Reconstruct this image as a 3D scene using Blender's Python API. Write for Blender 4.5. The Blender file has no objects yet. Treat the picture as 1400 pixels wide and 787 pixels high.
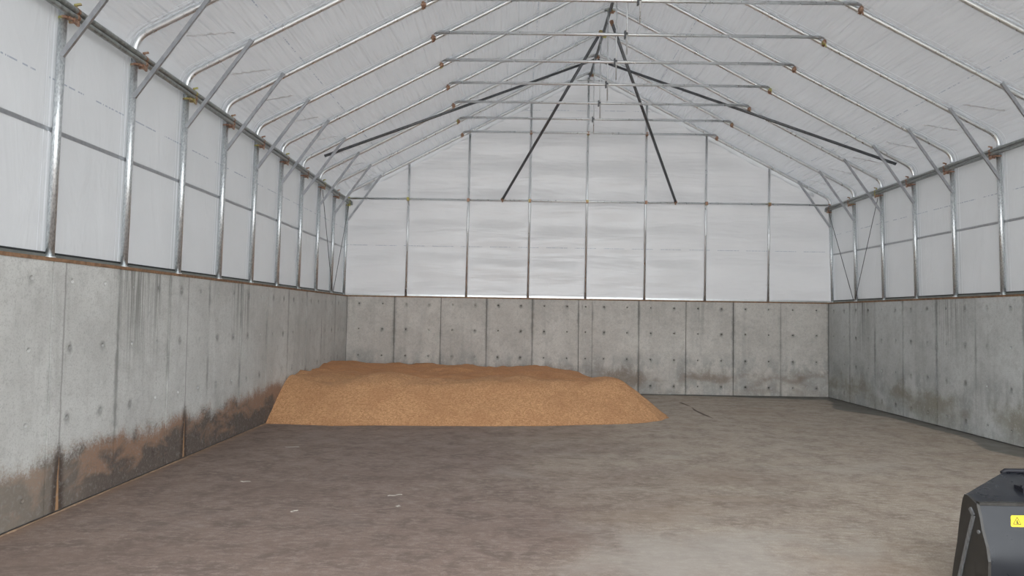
import bpy, bmesh, math, random
from mathutils import Vector, Matrix, noise

# ------------------------------------------------------------------ camera, world, exposure
sc = bpy.context.scene
col = sc.collection
F_PX, PITCH, YAW, ROLL, ZC = 971.409, 0.0401, -0.00721, 0.01602, 1.98428
cam_d = bpy.data.cameras.new('camera'); cam = bpy.data.objects.new('camera', cam_d); col.objects.link(cam)
cam_d.sensor_width = 36.0; cam_d.lens = F_PX / 1400 * 36.0; cam_d.clip_start = 0.05; cam_d.clip_end = 500
_cy, _sy, _cp, _sp, _cr, _sr = (math.cos(YAW), math.sin(YAW), math.cos(PITCH), math.sin(PITCH), math.cos(ROLL), math.sin(ROLL))
_r = Vector((_cy, -_sy, 0)); _F = Vector((_sy*_cp, _cy*_cp, _sp)); _U = Vector((-_sy*_sp, -_cy*_sp, _cp))
_r2 = _r*_cr + _U*_sr; _u2 = _U*_cr - _r*_sr
cam.matrix_world = Matrix(((_r2.x, _u2.x, -_F.x, 0), (_r2.y, _u2.y, -_F.y, 0), (_r2.z, _u2.z, -_F.z, ZC), (0, 0, 0, 1)))
sc.camera = cam

world = bpy.data.worlds.new('overcast_sky'); sc.world = world; world.use_nodes = True
_bg = world.node_tree.nodes['Background']
_bg.inputs[0].default_value = (0.95, 0.98, 1.0, 1); _bg.inputs[1].default_value = 5.2
sc.view_settings.view_transform = 'Standard'; sc.view_settings.look = 'None'
sc.view_settings.gamma = 1.0; sc.view_settings.use_curve_mapping = False
sc.view_settings.exposure = 0.0

random.seed(7)

# ------------------------------------------------------------------ helpers
class NT:
    """tiny node-graph builder"""
    def __init__(s, name):
        s.m = bpy.data.materials.new(name); s.m.use_nodes = True
        s.t = s.m.node_tree; s.t.nodes.clear()
        s.out = s.t.nodes.new('ShaderNodeOutputMaterial')
    def n(s, typ, **kw):
        nd = s.t.nodes.new(typ)
        for k, v in kw.items(): setattr(nd, k, v)
        return nd
    def put(s, sock, v):
        if isinstance(v, bpy.types.NodeSocket): s.t.links.new(v, sock)
        elif v is not None:
            if isinstance(v, (tuple, list)) and sock.type == 'RGBA' and len(v) == 3: v = (*v, 1)
            sock.default_value = v
    def pos(s): return s.n('ShaderNodeNewGeometry').outputs['Position']
    def coord(s, which): return s.n('ShaderNodeTexCoord').outputs[which]
    def sep(s, v):
        nd = s.n('ShaderNodeSeparateXYZ'); s.put(nd.inputs[0], v); return nd.outputs[0], nd.outputs[1], nd.outputs[2]
    def comb(s, x, y, z):
        nd = s.n('ShaderNodeCombineXYZ')
        for i, v in enumerate((x, y, z)): s.put(nd.inputs[i], v)
        return nd.outputs[0]
    def math(s, op, a, b=None, c=None, clamp=False):
        nd = s.n('ShaderNodeMath', operation=op, use_clamp=clamp)
        for i, v in enumerate((a, b, c)):
            if v is not None: s.put(nd.inputs[i], v)
        return nd.outputs[0]
    def noise(s, v, scale, detail=3.0, rough=0.55, dist=0.0):
        nd = s.n('ShaderNodeTexNoise'); s.put(nd.inputs['Vector'], v)
        nd.inputs['Scale'].default_value = scale; nd.inputs['Detail'].default_value = detail
        nd.inputs['Roughness'].default_value = rough; nd.inputs['Distortion'].default_value = dist
        return nd.outputs['Fac']
    def smooth(s, v, a, b, lo=0.0, hi=1.0):
        nd = s.n('ShaderNodeMapRange', interpolation_type='SMOOTHSTEP', clamp=True)
        s.put(nd.inputs['Value'], v); nd.inputs['From Min'].default_value = a; nd.inputs['From Max'].default_value = b
        nd.inputs['To Min'].default_value = lo; nd.inputs['To Max'].default_value = hi
        return nd.outputs[0]
    def mix(s, f, a, b, blend='MIX'):
        nd = s.n('ShaderNodeMix', data_type='RGBA', blend_type=blend)
        s.put(nd.inputs[0], f); s.put(nd.inputs[6], a); s.put(nd.inputs[7], b)
        return nd.outputs[2]
    def bump(s, h, strength=0.3, dist=0.01):
        nd = s.n('ShaderNodeBump'); s.put(nd.inputs['Height'], h)
        nd.inputs['Strength'].default_value = strength; nd.inputs['Distance'].default_value = dist
        return nd.outputs[0]
    def bsdf(s, color, rough=0.6, metal=0.0, normal=None, spec=0.5, coat=0.0):
        nd = s.n('ShaderNodeBsdfPrincipled')
        s.put(nd.inputs['Base Color'], color); s.put(nd.inputs['Roughness'], rough); s.put(nd.inputs['Metallic'], metal)
        nd.inputs['Specular IOR Level'].default_value = spec; nd.inputs['Coat Weight'].default_value = coat
        if normal is not None: s.put(nd.inputs['Normal'], normal)
        return nd.outputs[0]
    def done(s, shader):
        s.t.links.new(shader, s.out.inputs['Surface']); return s.m

def mesh_of(name, bm, smooth=False):
    me = bpy.data.meshes.new(name)
    bmesh.ops.recalc_face_normals(bm, faces=bm.faces)
    bm.to_mesh(me); bm.free()
    if smooth:
        for p in me.polygons: p.use_smooth = True
    return me

def link(name, data, parent=None, mat=None):
    o = bpy.data.objects.new(name, data); col.objects.link(o)
    if parent is not None: o.parent = parent
    if mat is not None and data is not None:
        if len(data.materials) == 0: data.materials.append(mat)
    return o

def obj(name, bm, mat, parent=None, smooth=False):
    return link(name, mesh_of(name, bm, smooth), parent, mat)

def tag(o, label, cat=None, group=None, kind=None):
    o['label'] = label
    if cat: o['category'] = cat
    if group: o['group'] = group
    if kind: o['kind'] = kind
    return o

def thing(name, loc, label, cat, group=None):
    o = bpy.data.objects.new(name, None); col.objects.link(o); o.location = loc
    o.empty_display_size = 0.1
    return tag(o, label, cat, group)

def box(bm, lo, hi):
    vs = [bm.verts.new((x, y, z)) for x in (lo[0], hi[0]) for y in (lo[1], hi[1]) for z in (lo[2], hi[2])]
    for f in ((0,1,3,2),(4,6,7,5),(0,4,5,1),(2,3,7,6),(0,2,6,4),(1,5,7,3)): bm.faces.new([vs[i] for i in f])

def tube(bm, pts, r, seg=12, cap=True, squash=None):
    """round tube swept along a polyline"""
    pts = [Vector(p) for p in pts]; rings = []
    n = len(pts)
    t0 = (pts[1]-pts[0]).normalized()
    ref = Vector((0, 1, 0)) if abs(t0.y) < 0.9 else Vector((1, 0, 0))
    a = (ref - t0*ref.dot(t0)).normalized()
    for i, p in enumerate(pts):
        if i == 0: t = t0
        elif i == n-1: t = (pts[i]-pts[i-1]).normalized()
        else: t = ((pts[i]-pts[i-1]).normalized() + (pts[i+1]-pts[i]).normalized()).normalized()
        a = (a - t*a.dot(t)).normalized(); b = t.cross(a)
        sc_ = 1.0
        if 0 < i < n-1:
            c = t.dot((pts[i]-pts[i-1]).normalized()); sc_ = 1/max(0.7, c)
        rings.append([bm.verts.new(p + (a*math.cos(2*math.pi*k/seg) + b*math.sin(2*math.pi*k/seg)*sc_)*r) for k in range(seg)])
    for i in range(n-1):
        for k in range(seg):
            bm.faces.new((rings[i][k], rings[i][(k+1) % seg], rings[i+1][(k+1) % seg], rings[i+1][k]))
    if cap:
        bm.faces.new(rings[0][::-1]); bm.faces.new(rings[-1])

def bar(bm, p, q, w, h):
    """rectangular bar from p to q"""
    p, q = Vector(p), Vector(q); t = (q-p).normalized()
    ref = Vector((0, 1, 0)) if abs(t.y) < 0.9 else Vector((1, 0, 0))
    a = (ref - t*ref.dot(t)).normalized(); b = t.cross(a)
    vs = []
    for e in (p, q):
        for sa, sb in ((-1,-1),(1,-1),(1,1),(-1,1)): vs.append(bm.verts.new(e + a*sa*w/2 + b*sb*h/2))
    for f in ((0,1,2,3),(7,6,5,4),(0,4,5,1),(1,5,6,2),(2,6,7,3),(3,7,4,0)): bm.faces.new([vs[i] for i in f])

def fillet(p0, c, p1, rad, n=8):
    """polyline p0 - rounded corner c - p1 (2-D tuples)"""
    p0, c, p1 = Vector(p0), Vector(c), Vector(p1)
    u, v = (p0-c).normalized(), (p1-c).normalized()
    half = math.acos(max(-1, min(1, u.dot(v))))/2
    t = rad/math.tan(half); o = c + (u+v).normalized()*(rad/math.sin(half))
    a, b = c+u*t - o, c+v*t - o
    ang = a.angle(b); out = []
    for i in range(n+1):
        k = i/n
        d = (a*math.sin((1-k)*ang) + b*math.sin(k*ang))/math.sin(ang)
        out.append(tuple(o+d))
    return [tuple(p0)] + out + [tuple(p1)]

# ------------------------------------------------------------------ measured dimensions (metres)
XL, XR, YB, HC = -4.470, 8.167, 18.675, 2.445           # inner faces and height of the concrete walls
Y0, S = 18.735, 1.31453                                  # last arch, arch spacing
LBX, LTX, RBX, RTX, HE = -4.5786, -4.5430, 8.2914, 8.2391, 4.950
XA, HA, SL = 1.8643, 8.560, 0.526                        # ridge, rafter slope
HT, TL, TR = 6.869, -1.513, 5.225                        # collar tie
ZS = 2.480                                               # top of the wooden sill
YF = 0.35                                                # open front end
roof_z = lambda x, off=0.0: HA + off - SL*abs(x-XA)
NARCH = 12

# ------------------------------------------------------------------ materials
ROWS = (0.235, 0.915, 1.605, 2.27)                       # heights of the formwork tie holes
def mat_galv(name='galvanized_steel', base=(0.80, 0.82, 0.83), dark=(0.74, 0.76, 0.77), rough=0.34, scale=6, metal=0.92):
    t = NT(name); p = t.pos(); x, y, z = t.sep(p)
    q = t.comb(t.math('MULTIPLY', x, 2.2), t.math('MULTIPLY', y, 2.2), t.math('MULTIPLY', z, 1.0))
    a = t.noise(q, scale, 3, 0.6); c = t.mix(t.smooth(a, 0.35, 0.62), dark, base)
    r = t.smooth(a, 0.3, 0.7, rough-0.08, rough+0.12)
    return t.done(t.bsdf(c, r, metal))
M = {}
M['galv'] = mat_galv()
M['galv_leg'] = mat_galv('weathered_galvanized_steel', (0.80, 0.83, 0.84), (0.54, 0.57, 0.59), 0.36, 34, 0.88)
M['rail'] = mat_galv('dull_galvanized_steel', (0.40, 0.42, 0.41), (0.27, 0.28, 0.27), 0.40, 9, 0.85)
M['bar'] = mat_galv('grey_steel_bar', (0.46, 0.47, 0.49), (0.38, 0.39, 0.41), 0.42, 8, 0.8)
M['dark'] = mat_galv('dark_steel', (0.17, 0.175, 0.185), (0.12, 0.125, 0.13), 0.40, 8, 0.75)
M['cable'] = mat_galv('dark_cable', (0.10, 0.10, 0.11), (0.07, 0.07, 0.08), 0.5, 8, 0.5)
def mat_clamp():
    t = NT('copper_toned_zinc'); p = t.pos()
    a = t.noise(p, 30, 2); b = t.noise(p, 3.0, 1)
    c = t.mix(t.smooth(a, 0.35, 0.65), (0.27, 0.15, 0.10), (0.48, 0.31, 0.22))
    c = t.mix(t.smooth(b, 0.56, 0.64), c, (0.50, 0.47, 0.16))
    return t.done(t.bsdf(c, 0.42, 0.55))
M['clamp'] = mat_clamp()

def mat_film(name, axis, trans, refl, T, prints, crease, gloss=0.05):
    """translucent woven poly film: axis 'wall' (runs along y), 'roof' or 'end'; prints = heights / slope offsets of printed lines"""
    t = NT(name); p = t.pos(); x, y, z = t.sep(p)
    if axis == 'roof':
        s = t.math('ABSOLUTE', t.math('SUBTRACT', x, XA)); run = y
    elif axis == 'wall': s, run = z, y
    else: s, run = z, x
    # soft folds and fine creases
    if axis == 'roof':
        q = t.comb(t.math('MULTIPLY', s, 5.0), t.math('MULTIPLY', run, 0.26), 0.0)
        q2 = t.comb(t.math('MULTIPLY', s, 1.2), t.math('MULTIPLY', run, 1.2), 3.1)
        a = t.noise(q, 1.5, 2, 0.5, 0.25); b = t.noise(q2, 1.6, 3, 0.5, 0.8)
        a = t.math('ABSOLUTE', t.math('SUBTRACT', a, 0.5))
        h = t.math('ADD', t.math('MULTIPLY', a, 1.0), t.math('MULTIPLY', b, 0.12))
    elif axis == 'wall':
        q = t.comb(t.math('MULTIPLY', run, 1.5), t.math('MULTIPLY', s, 0.5), 0.0)
        h = t.noise(q, 1.6, 4, 0.55, 0.6)
    else:
        q = t.comb(t.math('MULTIPLY', run, 0.22), t.math('MULTIPLY', s, 1.6), 0.0)
        h = t.noise(q, 1.5, 3, 0.5, 0.4)
        h = t.math('ADD', h, t.math('MULTIPLY', t.noise(p, 3.0, 3, 0.6, 0.8), 0.10))
    nrm = t.bump(h, crease, 0.12 if axis == 'roof' else (0.06 if axis == 'wall' else 0.12))
    weave = t.noise(p, 1.3, 3, 0.5)
    # printed blue line
    mask = None
    for pz in prints:
        along = t.comb(t.math('MULTIPLY', run, 1.0), 0.0, pz)
        band = t.math('LESS_THAN', t.math('ABSOLUTE', t.math('SUBTRACT', s, pz)), 0.008)
        dash = t.math('LESS_THAN', t.math('FRACT', t.math('MULTIPLY', run, 1.32)), 0.74)
        let = t.math('GREATER_THAN', t.noise(along, 34, 1), 0.46)
        b1 = t.math('MULTIPLY', t.math('MULTIPLY', band, dash), let)
        mask = b1 if mask is None else t.math('MAXIMUM', mask, b1)
    RT_ = (0.995, 0.99, 1.0) if axis == 'end' else (0.965, 0.99, 1.02)
    rc = t.mix(t.smooth(weave, 0.3, 0.7), tuple(refl*0.96*c for c in RT_), tuple(refl*c for c in RT_))
    tc = t.mix(t.smooth(weave, 0.3, 0.7), tuple(trans*0.95*c for c in T), tuple(trans*c for c in T))
    if mask is not None:
        f = t.math('MULTIPLY', mask, 0.6)
        rc = t.mix(f, rc, (0.12, 0.16, 0.24)); tc = t.mix(f, tc, (0.010, 0.014, 0.02))
    d = t.n('ShaderNodeBsdfDiffuse'); t.put(d.inputs[0], rc); t.put(d.inputs['Normal'], nrm)
    tr = t.n('ShaderNodeBsdfTranslucent'); t.put(tr.inputs[0], tc); t.put(tr.inputs['Normal'], nrm)
    add = t.n('ShaderNodeAddShader'); t.t.links.new(d.outputs[0], add.inputs[0]); t.t.links.new(tr.outputs[0], add.inputs[1])
    g = t.n('ShaderNodeBsdfGlossy'); g.inputs['Roughness'].default_value = 0.32; g.inputs[0].default_value = (1, 1, 1, 1); t.put(g.inputs['Normal'], nrm)
    mx = t.n('ShaderNodeMixShader'); mx.inputs[0].default_value = gloss
    t.t.links.new(add.outputs[0], mx.inputs[1]); t.t.links.new(g.outputs[0], mx.inputs[2])
    return t.done(mx.outputs[0])
M['film_wall'] = mat_film('wall_film', 'wall', 0.048, 0.56, (0.985, 0.995, 1.0), [4.247], 0.35)
M['film_roof'] = mat_film('roof_film', 'roof', 0.053, 0.54, (0.98, 0.99, 1.02), [5.22, 1.55], 0.9, 0.08)
M['film_end'] = mat_film('end_wall_film', 'end', 0.064, 0.53, (1.0, 0.99, 1.0), [3.821, 7.504], 0.5)
M['pale_film'] = mat_film('pale_film', 'wall', 0.06, 0.80, (1, 1, 1), [], 0.2)
M['film_hem'] = mat_film('film_hem', 'wall', 0.078, 0.62, (1, 1, 1), [], 0.3)

def mat_concrete(name, side):
    t = NT(name); p = t.pos(); x, y, z = t.sep(p)
    run = x if side == 'back' else y
    big = t.noise(p, 0.9, 5, 0.6, 0.3); mid = t.noise(p, 5.0, 5, 0.65); fine = t.noise(p, 60, 3, 0.7)
    tn = {'left': (1, 1, 0.985), 'back': (1.04, 0.985, 0.93), 'right': (0.97, 0.995, 1.0)}[side]  # back tint bakes in warm light bounced off the heap
    c = t.mix(t.smooth(big, 0.3, 0.7), tuple(u*v for u, v in zip((0.475, 0.475, 0.462), tn)), tuple(u*v for u, v in zip((0.60, 0.605, 0.592), tn)))
    c = t.mix(t.math('MULTIPLY', t.smooth(mid, 0.45, 0.72), 0.45), c, tuple(u*v for u, v in zip((0.385, 0.38, 0.368), tn)))
    c = t.mix(t.math('MULTIPLY', t.smooth(fine, 0.48, 0.7), 0.5), c, (0.29, 0.285, 0.272))
    # water runs from the top edge
    sv = t.comb(t.math('MULTIPLY', run, 26.0), t.math('MULTIPLY', z, 0.55), 0.7)
    runs = t.smooth(t.noise(sv, 1.0, 3, 0.6), 0.46, 0.58)
    where = t.smooth(t.noise(t.comb(run, 0.0, 4.0), 0.75, 2, 0.5), 0.56, 0.66)
    if side != 'back':
        for yc in ((8.35, 11.6) if side == 'left' else (13.45, 16.9)):
            gq = t.math('DIVIDE', t.math('SUBTRACT', y, yc), 0.36)
            where = t.math('MAXIMUM', where, t.math('EXPONENT', t.math('MULTIPLY', t.math('MULTIPLY', gq, gq), -1.0)))
    topf = t.smooth(z, 0.9, 2.4)
    rm = t.math('MULTIPLY', t.math('MULTIPLY', runs, where), topf)
    c = t.mix(t.math('MULTIPLY', rm, 0.40 if side == 'back' else 0.75), c, (0.13, 0.13, 0.115))
    sv2 = t.comb(t.math('MULTIPLY', run, 5.0), t.math('MULTIPLY', z, 0.35), 2.7)
    c = t.mix(t.math('MULTIPLY', t.smooth(t.noise(sv2, 1.0, 4, 0.6), 0.5, 0.75), 0.28), c, (0.27, 0.265, 0.25))
    # dirt creeping out of the formwork joints
    gx, gy, gz = t.sep(t.coord('Generated'))
    edge = t.math('MINIMUM', gx, t.math('SUBTRACT', 1.0, gx))
    ej = t.math('ADD', edge, t.math('MULTIPLY', t.math('SUBTRACT', t.noise(p, 7, 3), 0.5), 0.07))
    jm = t.math('MULTIPLY', t.smooth(ej, 0.045, 0.0), t.smooth(t.noise(t.comb(t.math('MULTIPLY', run, 0.8), t.math('MULTIPLY', z, 1.1), 9.0), 1.0, 2), 0.35, 0.65))
    c = t.mix(t.math('MULTIPLY', jm, 0.6), c, (0.15, 0.15, 0.14))
    # smudges around the tie holes
    du = t.math('MULTIPLY', t.math('MINIMUM', t.math('ABSOLUTE', t.math('SUBTRACT', gx, 0.25)), t.math('ABSOLUTE', t.math('SUBTRACT', gx, 0.745))), 1.2)
    dv = None
    for rz_ in ROWS:
        q = t.math('ABSOLUTE', t.math('SUBTRACT', z, rz_-0.012)); dv = q if dv is None else t.math('MINIMUM', dv, q)
    dh = t.math('SQRT', t.math('ADD', t.math('MULTIPLY', du, du), t.math('MULTIPLY', t.math('MULTIPLY', dv, dv), 0.6)))
    dh = t.math('ADD', dh, t.math('MULTIPLY', t.math('SUBTRACT', t.noise(p, 16, 3), 0.5), 0.07))
    hm = t.math('MULTIPLY', t.smooth(dh, 0.070, 0.015), t.smooth(t.noise(p, 1.7, 2), 0.38, 0.62))
    c = t.mix(t.math('MULTIPLY', hm, 0.62), c, (0.15, 0.145, 0.135))
    # pale pour line
    zl = t.math('ADD', 1.40, t.math('MULTIPLY', t.math('SUBTRACT', t.noise(t.comb(run, 0.0, 0.0), 1.1, 3), 0.5), 0.28))
    lm = t.smooth(t.math('ABSOLUTE', t.math('SUBTRACT', z, zl)), 0.012, 0.0)
    c = t.mix(t.math('MULTIPLY', lm, t.smooth(mid, 0.4, 0.6, 0.0, 0.45)), c, (0.52, 0.53, 0.52))
    # stains of grain and damp at the foot
    sn = t.noise(t.comb(t.math('MULTIPLY', run, 1.6), t.math('MULTIPLY', z, 0.8), 1.3), 1.5, 5, 0.62, 0.4)
    fz = t.noise(p, 34, 3, 0.7)
    if side == 'left':
        lim = t.math('ADD', t.math('ADD', 0.30, t.math('MULTIPLY', sn, 0.55)), t.math('MULTIPLY', t.smooth(y, 10.5, 13.5), 0.12))
        d = t.math('SUBTRACT', t.math('ADD', z, t.math('MULTIPLY', t.math('SUBTRACT', fz, 0.5), 0.30)), lim)
        sm = t.smooth(d, 0.10, -0.12)
        wet = t.noise(t.comb(t.math('MULTIPLY', run, 1.4), t.math('MULTIPLY', z, 2.6), 5.0), 1.3, 4, 0.6, 0.5)
        sc_ = t.mix(t.smooth(t.math('ADD', wet, t.math('MULTIPLY', t.math('SUBTRACT', z, 0.3), 0.35)), 0.46, 0.64), (0.085, 0.062, 0.050), (0.265, 0.152, 0.095))
        sc_ = t.mix(t.math('MULTIPLY', t.smooth(fz, 0.45, 0.7), 0.5), sc_, (0.16, 0.13, 0.11))
        sc_ = t.mix(t.math('MULTIPLY', t.smooth(y, 8.0, 6.2), 0.55), sc_, (0.27, 0.235, 0.19))
        c = t.mix(t.math('MULTIPLY', sm, 0.93), c, sc_)
        for cy_, top in ((7.0, 0.75), (9.64, 0.80)):
            wob = t.math('MULTIPLY', t.math('SUBTRACT', t.noise(t.comb(0.0, 0.0, z), 3.0, 3), 0.5), 0.05)
            dy = t.math('ABSOLUTE', t.math('SUBTRACT', t.math('ADD', y, wob), cy_))
            zz = t.math('ADD', z, t.math('MULTIPLY', t.math('SUBTRACT', fz, 0.5), 0.3))
            c = t.mix(t.math('MULTIPLY', t.smooth(dy, 0.020, 0.004), 0.5), c, (0.14, 0.13, 0.12))
            c = t.mix(t.math('MULTIPLY', t.math('MULTIPLY', t.smooth(t.math('ADD', dy, t.math('MULTIPLY', z, 0.08)), 0.14, 0.06), t.smooth(zz, top, top-0.25)), 0.85), c, (0.055, 0.038, 0.03))
            c = t.mix(t.math('MULTIPLY', t.math('MULTIPLY', t.smooth(t.math('ADD', dy, t.math('MULTIPLY', z, 0.045)), 0.036, 0.012), t.smooth(zz, top-0.1, top-0.3)), 0.95), c, (0.42, 0.25, 0.13))
    else:
        lim = t.math('ADD', 0.25, t.math('MULTIPLY', sn, 0.70))
        d = t.math('SUBTRACT', t.math('ADD', z, t.math('MULTIPLY', t.math('SUBTRACT', fz, 0.5), 0.35)), lim)
        sm = t.math('MULTIPLY', t.smooth(d, 0.18, -0.10), t.smooth(z, -0.25, 0.45))
        pat = t.smooth(t.noise(t.comb(t.math('MULTIPLY', run, 0.9), t.math('MULTIPLY', z, 1.8), 8.0), 1.0, 3), 0.38, 0.62)
        damp = t.math('MULTIPLY', t.smooth(z, 1.25, 0.75), t.smooth(sn, 0.40, 0.60))
        c = t.mix(t.math('MULTIPLY', damp, 0.42), c, (0.19, 0.20, 0.20))
        tint = (0.215, 0.165, 0.125) if side == 'back' else (0.235, 0.215, 0.160)
        c = t.mix(t.math('MULTIPLY', t.math('MULTIPLY', sm, pat), 0.75), c, tint)
    mott = t.noise(p, 17, 4, 0.7, 0.5)
    c = t.mix(t.math('MULTIPLY', t.smooth(mott, 0.52, 0.66), 0.30), c, (0.30, 0.30, 0.29))
    c = t.mix(t.math('MULTIPLY', t.smooth(mott, 0.46, 0.34), 0.25), c, (0.64, 0.645, 0.635)) if side != 'left' else c
    h = t.math('ADD', t.math('MULTIPLY', fine, 0.4), mid)
    return t.done(t.bsdf(c, 0.82, 0.0, t.bump(h, 0.25, 0.006), 0.35))
for sd in ('left', 'right', 'back'): M['conc_'+sd] = mat_concrete('cast_concrete_'+sd, sd)
def mat_plain(name, c, rough=0.8, var=0.3, scale=8, metal=0.0, bump=0.2, spec=0.4):
    t = NT(name); p = t.pos(); a = t.noise(p, scale, 4, 0.6)
    cc = t.mix(t.smooth(a, 0.3, 0.7), tuple(v*(1-var) for v in c), c)
    return t.done(t.bsdf(cc, rough, metal, t.bump(a, bump, 0.005), spec))
M['core'] = mat_plain('joint_concrete', (0.15, 0.145, 0.135), 0.9)
M['wood'] = mat_plain('sill_wood', (0.30, 0.175, 0.10), 0.75, 0.45, 14)
M['channel'] = mat_plain('grey_green_channel', (0.26, 0.28, 0.265), 0.5, 0.2, 6, 0.5)
M['black_gap'] = mat_plain('dark_gap_strip', (0.03, 0.032, 0.033), 0.7, 0.2)  # dark strip standing in for the shaded gap above the side channels
M['bright_channel'] = mat_plain('bright_aluminium_channel', (0.72, 0.74, 0.74), 0.35, 0.15, 6, 0.8)

def mat_floor():
    t = NT('stained_concrete_floor'); p = t.pos(); x, y, z = t.sep(p)
    a = t.noise(t.comb(t.math('MULTIPLY', x, 0.9), t.math('MULTIPLY', y, 1.5), 0.0), 0.55, 5, 0.6, 0.5)
    b = t.noise(p, 2.6, 5, 0.65, 0.3); f = t.noise(t.comb(t.math('MULTIPLY', x, 0.55), y, 0.0), 16, 5, 0.72); g = t.noise(p, 70, 3, 0.65)
    # grain-oil darkened half towards the heap, paler swept half
    side = t.math('ADD', t.math('ADD', x, t.math('MULTIPLY', t.math('SUBTRACT', y, 11.0), 0.10)), t.math('MULTIPLY', t.math('SUBTRACT', a, 0.5), 7.0))
    pale = t.smooth(side, -1.2, 3.6)
    c = t.mix(pale, (0.215, 0.156, 0.128), (0.385, 0.322, 0.258))
    c = t.mix(t.math('MULTIPLY', t.smooth(b, 0.42, 0.66), 0.65), c, t.mix(pale, (0.128, 0.094, 0.080), (0.225, 0.180, 0.143)))
    c = t.mix(t.math('MULTIPLY', t.smooth(f, 0.46, 0.62), 0.72), c, t.mix(pale, (0.300, 0.238, 0.205), (0.50, 0.435, 0.36)))
    c = t.mix(t.math('MULTIPLY', t.smooth(g, 0.48, 0.64), 0.45), c, (0.120, 0.094, 0.080))
    s1 = t.noise(t.comb(t.math('MULTIPLY', x, 1.4), t.math('MULTIPLY', y, 5.0), 6.0), 3.4, 5, 0.7, 0.5)
    c = t.mix(t.math('MULTIPLY', t.smooth(s1, 0.55, 0.66), 0.48), c, t.mix(pale, (0.120, 0.088, 0.074), (0.185, 0.140, 0.106)))
    s2 = t.noise(t.comb(t.math('MULTIPLY', x, 1.2), t.math('MULTIPLY', y, 3.2), 16.0), 3.4, 5, 0.7, 1.0)
    c = t.mix(t.math('MULTIPLY', t.smooth(s2, 0.60, 0.72), 0.40), c, t.mix(pale, (0.36, 0.305, 0.27), (0.50, 0.45, 0.39)))
    w1 = t.noise(t.comb(t.math('MULTIPLY', x, 0.5), t.math('MULTIPLY', y, 0.9), 11.0), 0.9, 4, 0.6, 0.6)
    c = t.mix(t.math('MULTIPLY', t.smooth(w1, 0.50, 0.66), 0.40), c, t.mix(pale, (0.150, 0.105, 0.085), (0.300, 0.225, 0.160)))
    c = t.mix(t.math('MULTIPLY', t.smooth(w1, 0.44, 0.30), 0.35), c, t.mix(pale, (0.225, 0.180, 0.160), (0.45, 0.41, 0.36)))
    # ragged paler patch on the near floor
    dx = t.math('SUBTRACT', x, 1.75); dy = t.math('SUBTRACT', y, 6.1)
    rr = t.math('SQRT', t.math('ADD', t.math('MULTIPLY', t.math('MULTIPLY', dx, dx), 0.55), t.math('MULTIPLY', dy, dy)))
    rr = t.math('ADD', rr, t.math('MULTIPLY', t.math('SUBTRACT', t.noise(p, 1.3, 4, 0.6, 0.6), 0.5), 2.2))
    c = t.mix(t.math('MULTIPLY', t.smooth(rr, 1.3, 0.1), 0.62), c, (0.40, 0.37, 0.33))
    # tan dust along the left wall foot
    dl = t.math('ADD', t.math('SUBTRACT', x, XL), t.math('MULTIPLY', t.math('SUBTRACT', b, 0.5), 0.35))
    c = t.mix(t.math('MULTIPLY', t.smooth(dl, 0.16, 0.0), 0.55), c, (0.26, 0.165, 0.105))
    # damp patch along the right wall and in the back corner
    wn = t.noise(t.comb(x, t.math('MULTIPLY', y, 1.0), 2.0), 0.9, 4, 0.55, 0.5)
    g1 = t.math('DIVIDE', t.math('SUBTRACT', y, 16.3), 0.9); g2 = t.math('DIVIDE', t.math('SUBTRACT', y, 11.3), 0.75)
    e1 = t.math('EXPONENT', t.math('MULTIPLY', t.math('MULTIPLY', g1, g1), -1.0)); e2 = t.math('EXPONENT', t.math('MULTIPLY', t.math('MULTIPLY', g2, g2), -1.0))
    lim = t.math('ADD', t.math('ADD', 0.05, t.math('MULTIPLY', wn, 0.5)), t.math('ADD', t.math('MULTIPLY', e1, 0.55), t.math('MULTIPLY', e2, 0.40)))
    dw = t.math('SUBTRACT', t.math('SUBTRACT', XR, x), lim)
    wet = t.smooth(dw, 0.05, -0.05)
    db = t.math('SUBTRACT', t.math('SUBTRACT', YB, y), t.math('MULTIPLY', t.smooth(x, 3.5, 8.0), t.math('MULTIPLY', wn, 1.1)))
    wet = t.math('MAXIMUM', wet, t.smooth(db, 0.05, -0.05))
    c = t.mix(t.math('MULTIPLY', wet, 0.90), c, (0.125, 0.120, 0.108))
    r = t.math('SUBTRACT', t.smooth(b, 0.3, 0.7, 0.55, 0.72), t.math('MULTIPLY', wet, 0.10))
    h = t.math('ADD', f, t.math('MULTIPLY', g, 0.4))
    return t.done(t.bsdf(c, r, 0.0, t.bump(h, 0.15, 0.004), 0.45))
M['floor'] = mat_floor()
M['ground'] = mat_plain('gravel_yard', (0.30, 0.29, 0.27), 0.9, 0.3, 3)

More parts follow.
